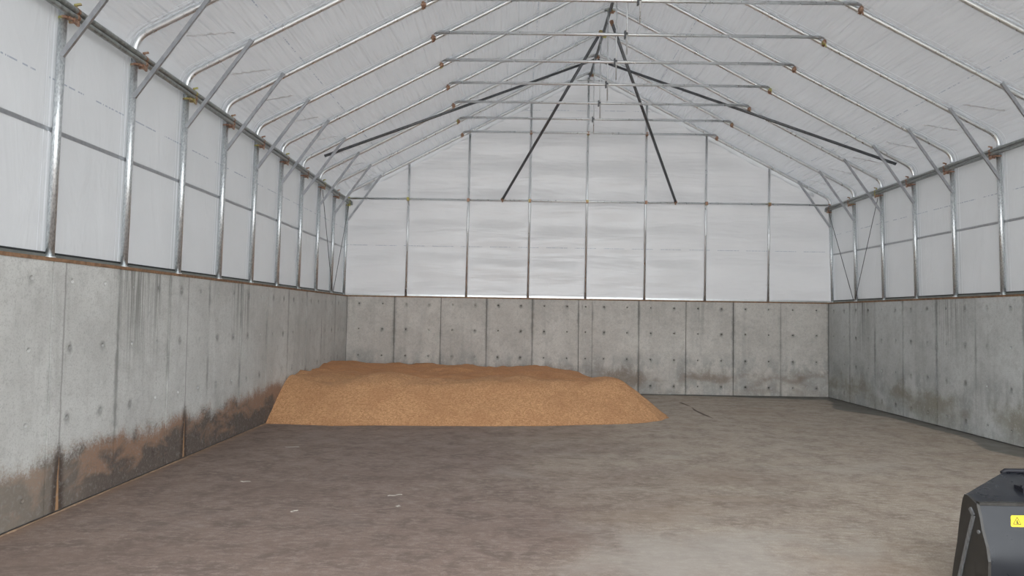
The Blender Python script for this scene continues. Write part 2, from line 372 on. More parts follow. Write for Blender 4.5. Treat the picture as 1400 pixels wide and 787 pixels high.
def mat_grain():
    t = NT('loose_grain'); p = t.pos(); x, y, z = t.sep(p)
    v = t.n('ShaderNodeTexVoronoi'); v.inputs['Scale'].default_value = 46; t.put(v.inputs['Vector'], p)
    rnd = v.outputs['Color']; r0, g0, b0 = t.sep(rnd)
    big = t.noise(p, 1.4, 4, 0.6, 0.4); f = t.noise(p, 85, 3, 0.7)
    c = t.mix(r0, (0.40, 0.200, 0.092), (0.64, 0.365, 0.185))
    c = t.mix(t.math('MULTIPLY', t.smooth(f, 0.45, 0.75), 0.45), c, (0.72, 0.46, 0.265))
    c = t.mix(t.math('MULTIPLY', t.smooth(big, 0.40, 0.68), 0.40), c, (0.40, 0.195, 0.092))
    # redder, darker grain colour towards the end wall
    back_mix = t.smooth(t.math('ADD', y, t.math('MULTIPLY', t.math('SUBTRACT', big, 0.5), 3.0)), 14.4, 16.2)
    c = t.mix(t.math('MULTIPLY', back_mix, 0.50), c, (0.46, 0.205, 0.092))
    h = t.math('ADD', v.outputs['Distance'], f)
    return t.done(t.bsdf(c, 0.85, 0.0, t.bump(h, 0.5, 0.012), 0.25))
M['grain'] = mat_grain()
def mat_paint():
    t = NT('black_gloss_paint'); p = t.pos(); a = t.noise(p, 6, 4, 0.6)
    return t.done(t.bsdf(t.mix(a, (0.011, 0.013, 0.017), (0.017, 0.019, 0.024)), t.smooth(a, 0.3, 0.7, 0.26, 0.36), 0.0, None, 0.32))
M['bucket'] = mat_paint()
M['bucket_side'] = mat_galv('scuffed_black_paint', (0.030, 0.028, 0.025), (0.016, 0.015, 0.014), 0.40, 14, 0.0)
M['rubber'] = mat_plain('black_rubber', (0.012, 0.012, 0.018), 0.55)
M['worn_edge'] = mat_galv('worn_steel_edge', (0.26, 0.27, 0.28), (0.18, 0.185, 0.19), 0.40, 20, 0.6)
M['yellow'] = mat_plain('yellow_sticker', (0.87, 0.60, 0.015), 0.45, 0.04, 8, 0, 0.0)
M['ink'] = mat_plain('black_ink', (0.05, 0.035, 0.01), 0.6, 0.1)

# ------------------------------------------------------------------ setting: ground, floor, concrete walls
b = bmesh.new(); box(b, (-70, -70, -0.45), (70, 90, -0.20)); g = obj('ground', b, M['ground'])
tag(g, 'gravel yard outside the shed', kind='structure')
b = bmesh.new(); box(b, (XL-0.30, -4.0, -0.20), (XR+0.30, YB+0.30, 0.0)); floor = obj('floor', b, M['floor'])
tag(floor, 'brown-stained concrete floor slab', kind='structure')
for pts, w in (((( 3.93, 17.07), (3.97, 16.6), (3.99, 16.25), (3.93, 15.6), (3.95, 14.9), (3.99, 14.4)), 0.045),):
    b = bmesh.new(); prev = None
    for i, (cx, cy) in enumerate(pts):
        ww = w*(0.5+0.5*math.sin(i*1.9+1))
        cur = (b.verts.new((cx-ww, cy, 0.0012)), b.verts.new((cx+ww, cy, 0.0012)))
        if prev: b.faces.new((prev[0], prev[1], cur[1], cur[0]))
        prev = cur
    obj('floor_crack', b, mat_plain('crack_dirt', (0.15, 0.115, 0.09), 0.9), floor)

PANEL_CACHE = {}
def panel_mesh(w, mat):
    """formwork imprint: face with recessed tie holes; local x along the wall, y out of the wall, z up"""
    key = (round(w, 2), mat.name)
    if key in PANEL_CACHE: return PANEL_CACHE[key]
    b = bmesh.new(); gap = 0.007
    x0, x1, z0, z1 = gap, w-gap, 0.022, HC
    ncol = max(1, round(w/0.61)) if w > 0.5 else 1
    xs = [x0 + (x1-x0)*i/ncol for i in range(ncol+1)]
    zs = [z0, 0.57, 1.26, 1.94, z1]
    hx = [(xs[i]+xs[i+1])/2 for i in range(ncol)]
    if ncol == 2: hx = [w*0.25, w*0.745]
    V = {}
    def vert(x, y, z):
        k = (round(x, 4), round(y, 4), round(z, 4))
        if k not in V: V[k] = b.verts.new((x, y, z))
        return V[k]
    for i in range(ncol):
        for j in range(4):
            ax, bx, az, bz = xs[i], xs[i+1], zs[j], zs[j+1]; cx, cz = hx[i], ROWS[j]; mx, mz = (ax+bx)/2, (az+bz)/2
            if ncol == 1 and w < 0.5 and j % 2: pass
            outer = [vert(bx, 0, mz), vert(bx, 0, bz), vert(mx, 0, bz), vert(ax, 0, bz), vert(ax, 0, mz), vert(ax, 0, az), vert(mx, 0, az), vert(bx, 0, az)]
            R = 0.026
            i1 = [vert(cx+R*math.cos(k*math.pi/4), 0, cz+R*math.sin(k*math.pi/4)) for k in range(8)]
            i2 = [vert(cx+R*0.55*math.cos(k*math.pi/4), -0.030, cz+R*0.55*math.sin(k*math.pi/4)) for k in range(8)]
            for k in range(8):
                n = (k+1) % 8
                b.faces.new((outer[k], outer[n], i1[n], i1[k])); b.faces.new((i1[k], i1[n], i2[n], i2[k]))
            b.faces.new(i2)
    # rim going back into the wall
    T = 0.028
    for (xa, za), (xb, zb) in (((x0, z0), (x0, z1)), ((x1, z1), (x1, z0)), ((x0, z1), (x1, z1))):
        if xa == xb:
            chain = [vert(xa, 0, zz) for zz in sorted({v for q in range(4) for v in (zs[q], (zs[q]+zs[q+1])/2, zs[q+1])})]
        else:
            chain = [vert(xx, 0, za) for xx in sorted({v for q in range(ncol) for v in (xs[q], (xs[q]+xs[q+1])/2, xs[q+1])})]
        for p, q in zip(chain, chain[1:]):
            b.faces.new((p, q, vert(q.co.x, -T, q.co.z), vert(p.co.x, -T, p.co.z)))
    me = mesh_of('panel', b); me.materials.append(mat); PANEL_CACHE[key] = me
    return me

def wall(name, core_lo, core_hi, joints, place, mat, label):
    b = bmesh.new(); box(b, core_lo, core_hi); w = obj(name, b, M['core']); tag(w, label, kind='structure')
    for a, c in zip(joints, joints[1:]):
        o = link('panel', panel_mesh(abs(c-a), mat), w)
        loc, rz = place(min(a, c), max(a, c)); o.location = loc; o.rotation_euler = (0, 0, rz)
    return w
D = 0.028
rnd = lambda: random.uniform(-0.003, 0.003)
LJ = [18.675, 17.49, 16.29, 15.10, 13.90, 12.71, 11.51, 10.31, 9.13, 7.96, 6.81, 5.60, 4.40, 3.20, 2.00, 0.80, 0.36]
RJ = [18.675, 17.50, 16.28, 15.10, 13.90, 12.72, 11.51, 10.31, 9.11, 7.91, 6.71, 5.51, 4.31, 3.11, 1.91, 0.71, 0.36]
BJ = [XL, -3.215, -1.992, -0.79, 0.413, 1.627, 1.988, 3.204, 4.440, 5.676, 6.915, XR]
wall('wall_left', (XL-0.30, YF, 0), (XL-D, YB+0.30, HC), LJ, lambda a, c: ((XL+rnd(), c, 0), -math.pi/2), M['conc_left'],
     'grey cast concrete wall with brown grain stains along its foot')
wall('wall_right', (XR+D, YF, 0), (XR+0.30, YB+0.30, HC), RJ, lambda a, c: ((XR+rnd(), a, 0), math.pi/2), M['conc_right'],
     'grey cast concrete wall beside the damp floor edge')
wall('wall_back', (XL-D, YB+D, 0), (XR+D, YB+0.30, HC), BJ, lambda a, c: ((c, YB+rnd(), 0), math.pi), M['conc_back'],
     'grey cast concrete end wall behind the grain heap')

# wooden sills
def boxthing(name, lo, hi, mat, parent=None):
    b = bmesh.new(); box(b, lo, hi); return obj(name, b, mat, parent)
t1 = boxthing('trim_1', (XL-0.24, YF, HC), (XL+0.006, YB+0.006, ZS), M['wood']); tag(t1, 'brown wooden sill on the stained concrete wall', kind='structure')
t2 = boxthing('trim_2', (XR-0.006, YF, HC), (XR+0.24, YB+0.006, ZS), M['wood']); tag(t2, 'brown wooden sill on the wall beside the damp floor', kind='structure')
t3 = boxthing('trim_3', (XL-0.24, YB-0.006, HC), (XR+0.24, YB+0.24, ZS), M['wood']); tag(t3, 'brown wooden sill on the concrete end wall', kind='structure')

# ------------------------------------------------------------------ film skin
FO = 0.046                                    # film lies this far outside the tube centre line
def arch_profile(off, n=8):
    """centre line (x, z) of an arch offset outwards"""
    k = math.sqrt(1+SL*SL)*off
    xl0, xl1 = LBX-off, LTX-off-(LBX-LTX)*-0.0
    cl = (LTX-off, roof_z(LTX-off, k)); cr = (RTX+off, roof_z(RTX+off, k))
    apex = (XA, HA+k)
    L = fillet((LBX-off, ZS), cl, apex, 0.27+off, n)[:-1]
    Rr = fillet(apex, cr, (RBX+off, ZS), 0.27+off, n)[1:]
    return L, apex, Rr
def strip(bm, prof, y0, y1, ny):
    rows = []
    for j in range(ny+1):
        y = y0+(y1-y0)*j/ny; rows.append([bm.verts.new((x, y, z)) for x, z in prof])
    for j in range(ny):
        for i in range(len(prof)-1): bm.faces.new((rows[j][i], rows[j+1][i], rows[j+1][i+1], rows[j][i+1]))
def densify(prof, step):
    out = [prof[0]]
    for p, q in zip(prof, prof[1:]):
        d = math.dist(p, q); n = max(1, int(d/step))
        out += [(p[0]+(q[0]-p[0])*i/n, p[1]+(q[1]-p[1])*i/n) for i in range(1, n+1)]
    return out
L, apex, Rr = arch_profile(FO, 10)
FY1 = Y0+0.075
xe = lambda z, a, c: a + (c-a)*(z-ZS)/(HE-ZS)
b = bmesh.new(); strip(b, densify([(L[0][0], ZS), (LTX-FO, HE)], 0.25), YF, FY1, 56); fl = obj('wall_left_upper', b, M['film_wall'], smooth=True)
tag(fl, 'white translucent film wall above the stained concrete wall', kind='structure')
b = bmesh.new(); strip(b, densify([(Rr[-1][0], ZS), (RTX+FO, HE)], 0.25), YF, FY1, 56); fr = obj('wall_right_upper', b, M['film_wall'], smooth=True)
tag(fr, 'white translucent film wall above the wall beside the damp floor', kind='structure')
roofp = [(LTX-FO, HE)] + L[1:] + [apex] + Rr[:-1] + [(RTX+FO, HE)]
b = bmesh.new(); strip(b, densify(roofp, 0.25), YF, FY1, 56); ceil = obj('ceiling', b, M['film_roof'], smooth=True)
tag(ceil, 'grey-white creased film roof stretched over the arches', kind='structure')
# end wall film with soft horizontal billows
b = bmesh.new(); NX, NZ = 90, 60
full = densify(roofp, 0.2); zt = lambda x: max(ZS+0.01, min((roof_z(x, math.sqrt(1+SL*SL)*FO)), 99))
def top_z(x):
    best = 0
    for p, q in zip(full, full[1:]):
        if min(p[0], q[0]) <= x <= max(p[0], q[0]) and abs(q[0]-p[0]) > 1e-6:
            best = max(best, p[1]+(q[1]-p[1])*(x-p[0])/(q[0]-p[0]))
    return best if best else HE
grid = []
x_a, x_b = LTX-FO+0.002, RTX+FO-0.002
POSTX = (-2.925, -1.329, 0.300, 1.815, 3.368, 4.960, 6.623)
for i in range(NX+1):
    x = x_a+(x_b-x_a)*i/NX; tz = top_z(x) - (0.15 if abs(x-XA) < 5.85 else 0.0); rowv = []
    dpost = min([abs(x-px) for px in POSTX] + [abs(x-x_a), abs(x-x_b)])
    for j in range(NZ+1):
        z = ZS+(tz-ZS)*j/NZ
        bil = (0.026*math.sin(z*7.3+0.6*math.sin(x*0.8)) + 0.016*noise.noise((x*0.7, z*3.2, 2.0)))*min(1, dpost/0.35)*min(1, j/4)*min(1, (NZ-j)/4)
        rowv.append(b.verts.new((x, FY1+bil, z)))
    grid.append(rowv)
for i in range(NX):
    for j in range(NZ): b.faces.new((grid[i][j], grid[i+1][j], grid[i+1][j+1], grid[i][j+1]))
fe = obj('wall_back_upper', b, M['film_end'], smooth=True)
tag(fe, 'white translucent film gable above the concrete end wall', kind='structure')
# folded film edge along the gable rakes
for sgn in (-1, 1):
    b = bmesh.new(); rows = []
    for i in range(81):
        x = XA + sgn*5.98*i/80
        zz = roof_z(x, math.sqrt(1+SL*SL)*FO); wv = 0.19+0.018*math.sin(i*0.9)+0.025*noise.noise((i*0.35, sgn*3.0, 0))
        rows.append([b.verts.new((x, FY1, zz)), b.verts.new((x, FY1-0.018-0.006*math.sin(i*1.7), zz-wv*0.55)), b.verts.new((x, FY1-0.008, zz-wv))])
    for p, q in zip(rows, rows[1:]):
        for k in range(2): b.faces.new((p[k], q[k], q[k+1], p[k+1]))
    obj('film_hem', b, M['film_hem'], fe, True)
# two narrow strips of paler film beside every arch
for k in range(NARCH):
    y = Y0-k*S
    for dy, w, nm in ((-0.062, 0.026, 'film_strip'), (-0.135, 0.010, 'film_strip')):
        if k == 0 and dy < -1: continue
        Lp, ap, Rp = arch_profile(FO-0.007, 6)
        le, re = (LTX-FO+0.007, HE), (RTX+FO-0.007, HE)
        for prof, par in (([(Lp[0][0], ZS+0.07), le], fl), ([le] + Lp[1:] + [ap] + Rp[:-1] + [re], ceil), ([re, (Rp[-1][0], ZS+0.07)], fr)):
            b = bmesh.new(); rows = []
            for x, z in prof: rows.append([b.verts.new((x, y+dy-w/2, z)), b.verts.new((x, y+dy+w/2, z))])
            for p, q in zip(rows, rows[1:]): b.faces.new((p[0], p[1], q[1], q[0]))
            obj(nm, b, M['pale_film'], par)

for k in range(1, NARCH-1):
    for sgn in (-1, 1):
        y_, xs_ = Y0-k*S, (LTX if sgn < 0 else RTX)
        b = bmesh.new(); rows = []
        for i in range(15):
            u = i/14; jit = 0.018*math.sin(i*2.1+k*1.3+sgn)+0.02*noise.noise((i*0.8, k*2.0, sgn*1.0))
            x = xs_ - sgn*(0.36+0.42*u); yy = y_ + 0.56 + 0.40*u + jit + 0.05*math.sin(k*2.2+sgn)
            w = 0.016+0.012*math.sin(i*1.7+k); zz = roof_z(x, math.sqrt(1+SL*SL)*FO)
            rows.append([b.verts.new((x, yy-w, zz-0.002)), b.verts.new((x, yy, zz-0.016)), b.verts.new((x, yy+w, zz-0.002))])
        for p, q in zip(rows, rows[1:]):
            for m in range(2): b.faces.new((p[m], q[m], q[m+1], p[m+1]))
        obj('film_fold', b, M['pale_film'], ceil, True)

# ------------------------------------------------------------------ base channels
def channel(name, parts, label):
    root = thing(name, parts[0][1], label, 'channel')
    for nm, lo, hi, mt in parts:
        b = bmesh.new(); box(b, [lo[i]-parts[0][1][i] for i in range(3)], [hi[i]-parts[0][1][i] for i in range(3)])
        obj(nm, b, M[mt], root)
    return root
channel('base_channel', [('channel_body', (LBX-0.044, YF, ZS), (LBX-0.005, Y0-0.05, ZS+0.040), 'channel'),
                         ('black_strip', (LBX-0.044, YF, ZS+0.040), (LBX-0.018, Y0-0.05, ZS+0.062), 'black_gap')],
        'grey-green metal channel holding film on the stained wall sill')
channel('base_channel', [('channel_body', (RBX+0.005, YF, ZS), (RBX+0.044, Y0-0.05, ZS+0.040), 'channel'),
                         ('black_strip', (RBX+0.018, YF, ZS+0.040), (RBX+0.044, Y0-0.05, ZS+0.062), 'black_gap')],
        'grey-green metal channel holding film on sill above damp floor edge')
channel('base_channel', [('channel_body', (LBX+0.05, Y0+0.036, ZS), (RBX-0.05, Y0+0.070, ZS+0.050), 'bright_channel')],
        'bright metal channel along the foot of the film gable')

# ------------------------------------------------------------------ arches
ORD = ['first', 'second', 'third', 'fourth', 'fifth', 'sixth', 'seventh', 'eighth', 'ninth', 'tenth', 'eleventh', 'twelfth']
def ring(bm, c, axis, r, w, seg=12):
    c = Vector(c); a = Vector(axis).normalized(); tube(bm, [c-a*w/2, c+a*w/2], r, seg)
def clamp_mesh():
    """scaffold-type coupler: a sleeve on the upright, a sleeve on the rail, hinge lug and two bolts with nuts"""
    b = bmesh.new()
    ring(b, (0, 0, -0.085), (0, 0, 1), 0.044, 0.022); box(b, (0.030, -0.030, -0.094), (0.085, 0.030, -0.072))
    for dz in (0.030, -0.034):
        ring(b, (0.072, 0.105, dz), (0, 1, 0), 0.0335, 0.034)
    bar(b, (0.085, 0.03, -0.085), (0.085, 0.115, -0.098), 0.022, 0.05)
    bar(b, (0.06, 0.105, 0.03), (0.045, 0.115, 0.105), 0.03, 0.018); bar(b, (0.045, 0.115, 0.10), (0.10, 0.120, 0.112), 0.02, 0.02)
    ring(b, (0.045, -0.05, -0.085), (1, 0.2, 0), 0.013, 0.05, 6); ring(b, (0.055, 0.055, -0.10), (1, 0, 0), 0.014, 0.06, 6)
    return mesh_of('clamp', b)
CLAMP = clamp_mesh(); CLAMP.materials.append(M['clamp'])
def small_clamp_mesh():
    b = bmesh.new()
    ring(b, (0, 0.0, 0), (1, 0, 0.5), 0.046, 0.045); ring(b, (0.035, -0.075, -0.005), (1, 0, 0), 0.036, 0.045)
    box(b, (-0.012, -0.07, -0.03), (0.03, -0.01, 0.055)); ring(b, (0.005, -0.085, -0.055), (0.2, 0, 1), 0.010, 0.06, 6)
    ring(b, (0.0, -0.045, 0.062), (0.3, 1, 0.2), 0.016, 0.06, 6)
    return mesh_of('clamp', b)
SCLAMP = small_clamp_mesh(); SCLAMP.materials.append(M['clamp'])
def ridge_clamp_mesh():
    b = bmesh.new(); ring(b, (0, 0, 0), (0, 1, 0), 0.042, 0.05); box(b, (-0.012, -0.02, 0.0), (0.012, 0.02, 0.09))
    ring(b, (0.05, 0, -0.01), (1, 0, 0), 0.012, 0.07, 6); box(b, (0.02, -0.02, -0.05), (0.06, 0.02, -0.02))
    return mesh_of('clamp', b)
RCLAMP = ridge_clamp_mesh(); RCLAMP.materials.append(M['clamp'])

def arch_parts():
    parts = []
    K = math.sqrt(1+SL*SL)
    Lp, ap, Rp = arch_profile(0.0, 9)
    for prof, cx in ((Lp, -1), (Rp[::-1], 1)):
        # upright ends just above the eave; the bent rafter sleeves over it
        fx = lambda z: (LBX+(LTX-LBX)*(z-ZS)/(HE-ZS)) if cx < 0 else (RBX+(RTX-RBX)*(z-ZS)/(HE-ZS))
        b = bmesh.new(); tube(b, [(fx(ZS), 0, ZS), (fx(4.99), 0, 4.99)], 0.040, 14)
        parts.append(('leg', mesh_of('leg', b, True), 'galv_leg', (0, 0, 0), 0))
        b = bmesh.new(); tube(b, [(fx(ZS), 0, ZS), (fx(ZS), 0, ZS+0.02)], 0.052, 14)
        parts.append(('base_collar', mesh_of('base_collar', b, True), 'galv_leg', (0, 0, 0), 0))
        # rafter, rounded near the ridge
        side = [(fx(4.99), 4.99)] + list(prof[1:-1] if False else prof[1:])
        rx = XA + cx*0.30
        pts = side + [(XA+cx*0.9, roof_z(XA+cx*0.9)), (rx, roof_z(rx)), (XA+cx*0.14, roof_z(XA+cx*0.14)-0.012), (XA+cx*0.0, HA-0.052)]
        b = bmesh.new(); tube(b, [(x, 0, z) for x, z in pts], 0.0385, 14)
        parts.append(('rafter', mesh_of('rafter', b, True), 'galv', (0, 0, 0), 0))
        # sleeve at the bend, joint screw
        q = prof[8]; q2 = prof[10]
        b = bmesh.new(); tube(b, [(fx(4.99)-0.0, 0, 5.0), (prof[1][0], 0, prof[1][1])], 0.0425, 14)
        parts.append(('sleeve', mesh_of('sleeve', b, True), 'galv_leg', (0, 0, 0), 0))
        # knee brace
        x0, x1 = (-4.502, -3.646) if cx < 0 else (8.212, 7.370)
        b = bmesh.new(); bar(b, (x0, -0.058, 4.468), (x1, -0.058, 5.672), 0.030, 0.048)
        parts.append(('knee_brace', mesh_of('knee_brace', b), 'bar', (0, 0, 0), 0))
    b = bmesh.new(); tube(b, [(TL, -0.078, HT), (TR, -0.078, HT)], 0.0285, 12)
    parts.append(('collar_tie', mesh_of('collar_tie', b, True), 'galv', (0, 0, 0), 0))
    b = bmesh.new(); tube(b, [(1.818, -0.045, HA-0.10), (1.818, -0.045, HT)], 0.0125, 8); tube(b, [(1.818, -0.115, HT+0.6), (1.818, -0.115, 6.510)], 0.0125, 8)
    bm_king = bmesh.new(); tube(bm_king, [(1.818, -0.120, HA-0.12), (1.818, -0.120, 6.510)], 0.0135, 8); b.free()
    parts.append(('king_rod', mesh_of('king_rod', bm_king, True), 'galv', (0, 0, 0), 0))
    b = bmesh.new(); box(b, (1.775, -0.128, HT-0.075), (1.803, -0.060, HT+0.055)); box(b, (1.775, -0.135, HT-0.02), (1.835, -0.110, HT+0.02))
    parts.append(('rod_bracket', mesh_of('rod_bracket', b), 'dark', (0, 0, 0), 0))
    return parts
AP = arch_parts()
for nm, me, mt, loc, rz in AP: me.materials.append(M[mt])
for k in range(NARCH):
    lab = ('galvanized tube arch standing against the film gable' if k == 0 else
           'galvanized tube arch, %s counting from the film gable end' % ORD[k])
    root = thing('roof_arch', (0, Y0-k*S, 0), lab, 'arch', 'arches along the shed')
    for nm, me, mt, loc, rz in AP:
        if k == 0 and nm in ('king_rod', 'rod_bracket'): continue
        link(nm, me, root)
    c1 = link('clamp', CLAMP, root); c1.location = (LTX, 0, HE)
    c2 = link('clamp', CLAMP, root); c2.location = (RTX, 0, HE); c2.scale = (-1, 1, 1)
    if k == 0:
        c1.scale = (1, -1, 1); c2.scale = (-1, -1, 1)
    s1 = link('clamp', SCLAMP, root); s1.location = (TL-0.02, 0, roof_z(TL-0.02))
    s2 = link('clamp', SCLAMP, root); s2.location = (TR+0.02, 0, roof_z(TR+0.02)); s2.scale = (-1, 1, 1)
    r1 = link('clamp', RCLAMP, root); r1.location = (XA+0.02, -0.07, HA-0.125)

# ------------------------------------------------------------------ rails along the shed
def rail(name, x, z, label, sg):
    root = thing(name, (x, YF, z), label, 'rail', 'eave rails')
    for dz, dx in ((0.030, 0.0), (-0.034, -0.006*sg)):
        b = bmesh.new(); tube(b, [(dx, 0.0, dz), (dx, Y0+0.12-YF, dz)], 0.0295, 12); obj('tube', b, M['rail'], root, True)
    b = bmesh.new(); box(b, (-0.045, Y0+0.02-YF, -0.075), (0.055 if sg > 0 else 0.045, Y0+0.06-YF, 0.02)); obj('end_cap', b, M['rail'], root)
rail('eave_rail', LTX+0.072, HE, 'double galvanized eave rail above the stained concrete wall', 1)
rail('eave_rail', RTX-0.072, HE, 'double galvanized eave rail above the wall beside damp floor', -1)
def girt(x0, x1, z, label):
    b = bmesh.new(); box(b, (min(x0, x1), YF, z-0.021), (max(x0, x1), Y0-0.04, z+0.021)); bmesh.ops.bevel(b, geom=b.edges[:], offset=0.004, segments=1)
    return tag(obj('wall_girt', b, M['bar']), label, 'girt', 'wall girts')
gz = 3.742
girt(xe(gz, LBX, LTX)-0.0445, xe(gz, LBX, LTX)-0.039, gz, 'flat grey girt across the film above the stained wall')
girt(xe(gz, RBX, RTX)+0.039, xe(gz, RBX, RTX)+0.0445, gz, 'flat grey girt across the film above damp floor edge')
b = bmesh.new(); tube(b, [(XA, YF, HA-0.125), (XA, Y0+0.03, HA-0.125)], 0.034, 12)
tag(obj('ridge_purlin', b, M['dark'], None, True), 'dark steel ridge tube running under the roof peak', 'purlin')

# ------------------------------------------------------------------ end wall frame
EZ = 5.046
names = ['beside the stained wall corner', 'second from the stained wall corner', 'third from the stained wall corner', 'under the roof peak',
         'third from the damp floor corner', 'second from the damp floor corner', 'beside the damp floor corner']
def cross_clamp():
    b = bmesh.new(); box(b, (-0.034, -0.099, 0.030), (0.034, -0.020, 0.042)); box(b, (-0.034, -0.099, -0.042), (0.034, -0.020, -0.030)); box(b, (-0.034, -0.103, -0.042), (0.034, -0.098, 0.042)); ring(b, (0.0, -0.108, 0), (0, 1, 0), 0.016, 0.012, 6)
    return mesh_of('clamp', b)
XC = cross_clamp(); XC.materials.append(M['clamp'])
for px, nm in zip(POSTX, names):
    ztop = min(roof_z(px)-0.055, HA-0.17)
    root = thing('end_post', (px, Y0+0.005, ZS), 'galvanized gable post %s' % nm, 'post', 'gable posts')
    b = bmesh.new(); tube(b, [(-0.014, 0, 0), (0.014, 0, ztop-ZS)], 0.030, 12); obj('tube', b, M['galv'], root, True)
    c = link('clamp', XC, root); c.location = (0, 0, EZ-ZS)
    if abs(px-XA) < 2.0:
        c = link('clamp', XC, root); c.location = (0.01, 0, HT-ZS)
b = bmesh.new(); tube(b, [(LTX+0.06, Y0-0.062, EZ), (RTX-0.06, Y0-0.062, EZ)], 0.0265, 12)
tag(obj('gable_rail', b, M['galv'], None, True), 'long horizontal galvanized tube across the gable posts', 'rail')
b = bmesh.new(); tube(b, [(XA-0.36, Y0-0.05, 8.285), (XA+0.36, Y0-0.05, 8.285)], 0.016, 8)
tag(obj('peak_rail', b, M['galv'], None, True), 'short thin tube across the gable just below the peak', 'rail')

# dark wind braces and roof braces
def brace(name, p, q, r, label, cat, group, clamps=True):
    p, q = Vector(p), Vector(q); root = thing(name, p, label, cat, group)
    b = bmesh.new(); tube(b, [(0, 0, 0), q-p], r, 12); obj('tube', b, M['dark'], root, True)
    if clamps:
        for e in (Vector((0, 0, 0)), q-p):
            b = bmesh.new(); t = (q-p).normalized()
            ring(b, e, t, r+0.010, 0.05); ring(b, e+Vector((0, 0, -0.045)), (0, 0, 1), 0.02, 0.07, 6); box(b, e-Vector((0.030, 0.03, 0.03)), e+Vector((0.030, 0.03, 0.03)))
            obj('clamp', b, M['clamp'], root)
brace('wind_brace', (-0.421, Y0-0.150, EZ+0.015), (1.74, 15.30, 8.22), 0.034, 'dark slanting tube brace footed nearer the stained concrete wall', 'brace', 'gable wind braces')
brace('wind_brace', (4.125, Y0-0.150, EZ+0.015), (1.915, 14.84, 8.25), 0.034, 'dark slanting tube brace footed nearer the damp floor edge', 'brace', 'gable wind braces')
off = -0.085
brace('roof_brace', (XA-0.05, 17.40, HA-0.19), (-4.13, 14.93, roof_z(-4.13, off)), 0.031, 'dark diagonal roof brace running down towards the stained wall', 'brace', 'diagonal roof braces', False)
brace('roof_brace', (XA+0.05, 17.40, HA-0.19), (7.90, 14.82, roof_z(7.90, off)), 0.031, 'dark diagonal roof brace running down towards the damp floor edge', 'brace', 'diagonal roof braces', False)
# thin bracing cables in the last bays of the film walls
for sg, xb, xt, wl in ((-1, LBX, LTX, 'stained wall'), (1, RBX, RTX, 'damp floor edge')):
    o = -sg*0.048
    for k0, wh in ((0, 'gable arch'), (2, 'third arch from gable')):
        b = bmesh.new(); tube(b, [(xt+o, Y0-k0*S + (-0.05 if k0 == 0 else 0.05), HE-0.13), (xb+o, Y0-S + (0.055 if k0 == 0 else -0.055), ZS+0.06)], 0.007, 6)
        tag(obj('brace_cable', b, M['cable'], None, True), 'thin dark cable from the %s above the %s' % (wh, wl), 'cable', 'bracing cables')

# ------------------------------------------------------------------ grain heap
TOE = [(-4.60, 12.76), (-3.96, 12.72), (-3.30, 12.68), (-2.01, 12.78), (-0.84, 12.86), (0.61, 13.06), (1.58, 13.35), (2.31, 13.62), (2.86, 13.97),
       (3.09, 14.40), (3.10, 14.95), (2.98, 15.9), (2.85, 17.0), (2.80, 19.2)]
def toe_dist(x, y):
    best = 9.0
    for (ax, ay), (bx, by) in zip(TOE, TOE[1:]):
        dx, dy = bx-ax, by-ay; t = max(0, min(1, ((x-ax)*dx+(y-ay)*dy)/(dx*dx+dy*dy)))
        best = min(best, math.hypot(x-ax-t*dx, y-ay-t*dy))
    inside = False; poly = TOE + [(-4.60, 19.2)]; j = len(poly)-1
    for i in range(len(poly)):
        (xi, yi), (xj, yj) = poly[i], poly[j]
        if (yi > y) != (yj > y) and x < (xj-xi)*(y-yi)/(yj-yi)+xi: inside = not inside
        j = i
    return best if inside else -best
def smin(a, b, k):
    h = max(0, min(1, 0.5+0.5*(b-a)/k)); return b*(1-h)+a*h - k*h*(1-h)
def heap_h(x, y):
    d = toe_dist(x, y)
    d += 0.07*noise.noise((x*1.3, y*1.3, 5)) + 0.02*noise.noise((x*5, y*5, 1))
    n1 = noise.noise((x*0.85, y*0.7, 0.3)); n2 = noise.noise((x*2.1, y*2.3, 4.3)); n3 = noise.noise((x*6, y*6, 9.3))
    plat = 0.675 + 0.07*n1 + 0.06*n2 + 0.018*n3
    # scooped hollows and little peaks behind the crest
    plat += 0.17*math.exp(-(((x+2.62)/0.55)**2 + ((y-14.4)/0.45)**2)) + 0.05*math.exp(-(((x+0.1)/0.9)**2 + ((y-14.4)/0.5)**2))
    plat += 0.10*math.exp(-(((x-2.15)/0.6)**2 + ((y-14.9)/0.6)**2))
    plat -= 0.10*math.exp(-((y-15.4)/0.55)**2)*(0.6+0.4*math.sin(x*1.9))
    plat += 0.06*math.exp(-((y-17.4)/0.9)**2)*max(0, min(1, (1.9-x)/0.8))
    plat -= 0.20*max(0, min(1, (x-1.3)/0.7))*max(0, min(1, (y-15.2)/1.0))
    plat += 0.10*max(0, min(1, (-3.2-x)/1.0))*max(0, min(1, (y-13.6)/1.2))*max(0, min(1, (18.6-y)/1.6))
    plat += 0.06*(0.5-abs(noise.noise((x*1.7+3, y*2.4, 7.7))))*max(0, min(1, (y-14.0)/0.6))
    plat -= 0.07*max(0, min(1, (y-17.3)/1.2))
    return smin(d*(0.64+0.14*max(0, min(1, x-1.2))), plat, 0.13) + 0.006*noise.noise((x*14, y*14, 2))
b = bmesh.new(); NXH, NYH = 250, 200; X0, X1, Ya, Yb = XL+0.004, 3.35, 12.4, YB-0.006
hv = [[heap_h(X0+(X1-X0)*i/NXH, Ya+(Yb-Ya)*j/NYH) for j in range(NYH+1)] for i in range(NXH+1)]
VV = {}
def hvert(i, j):
    if (i, j) not in VV: VV[(i, j)] = b.verts.new((X0+(X1-X0)*i/NXH, Ya+(Yb-Ya)*j/NYH, max(0.0015, hv[i][j])))
    return VV[(i, j)]
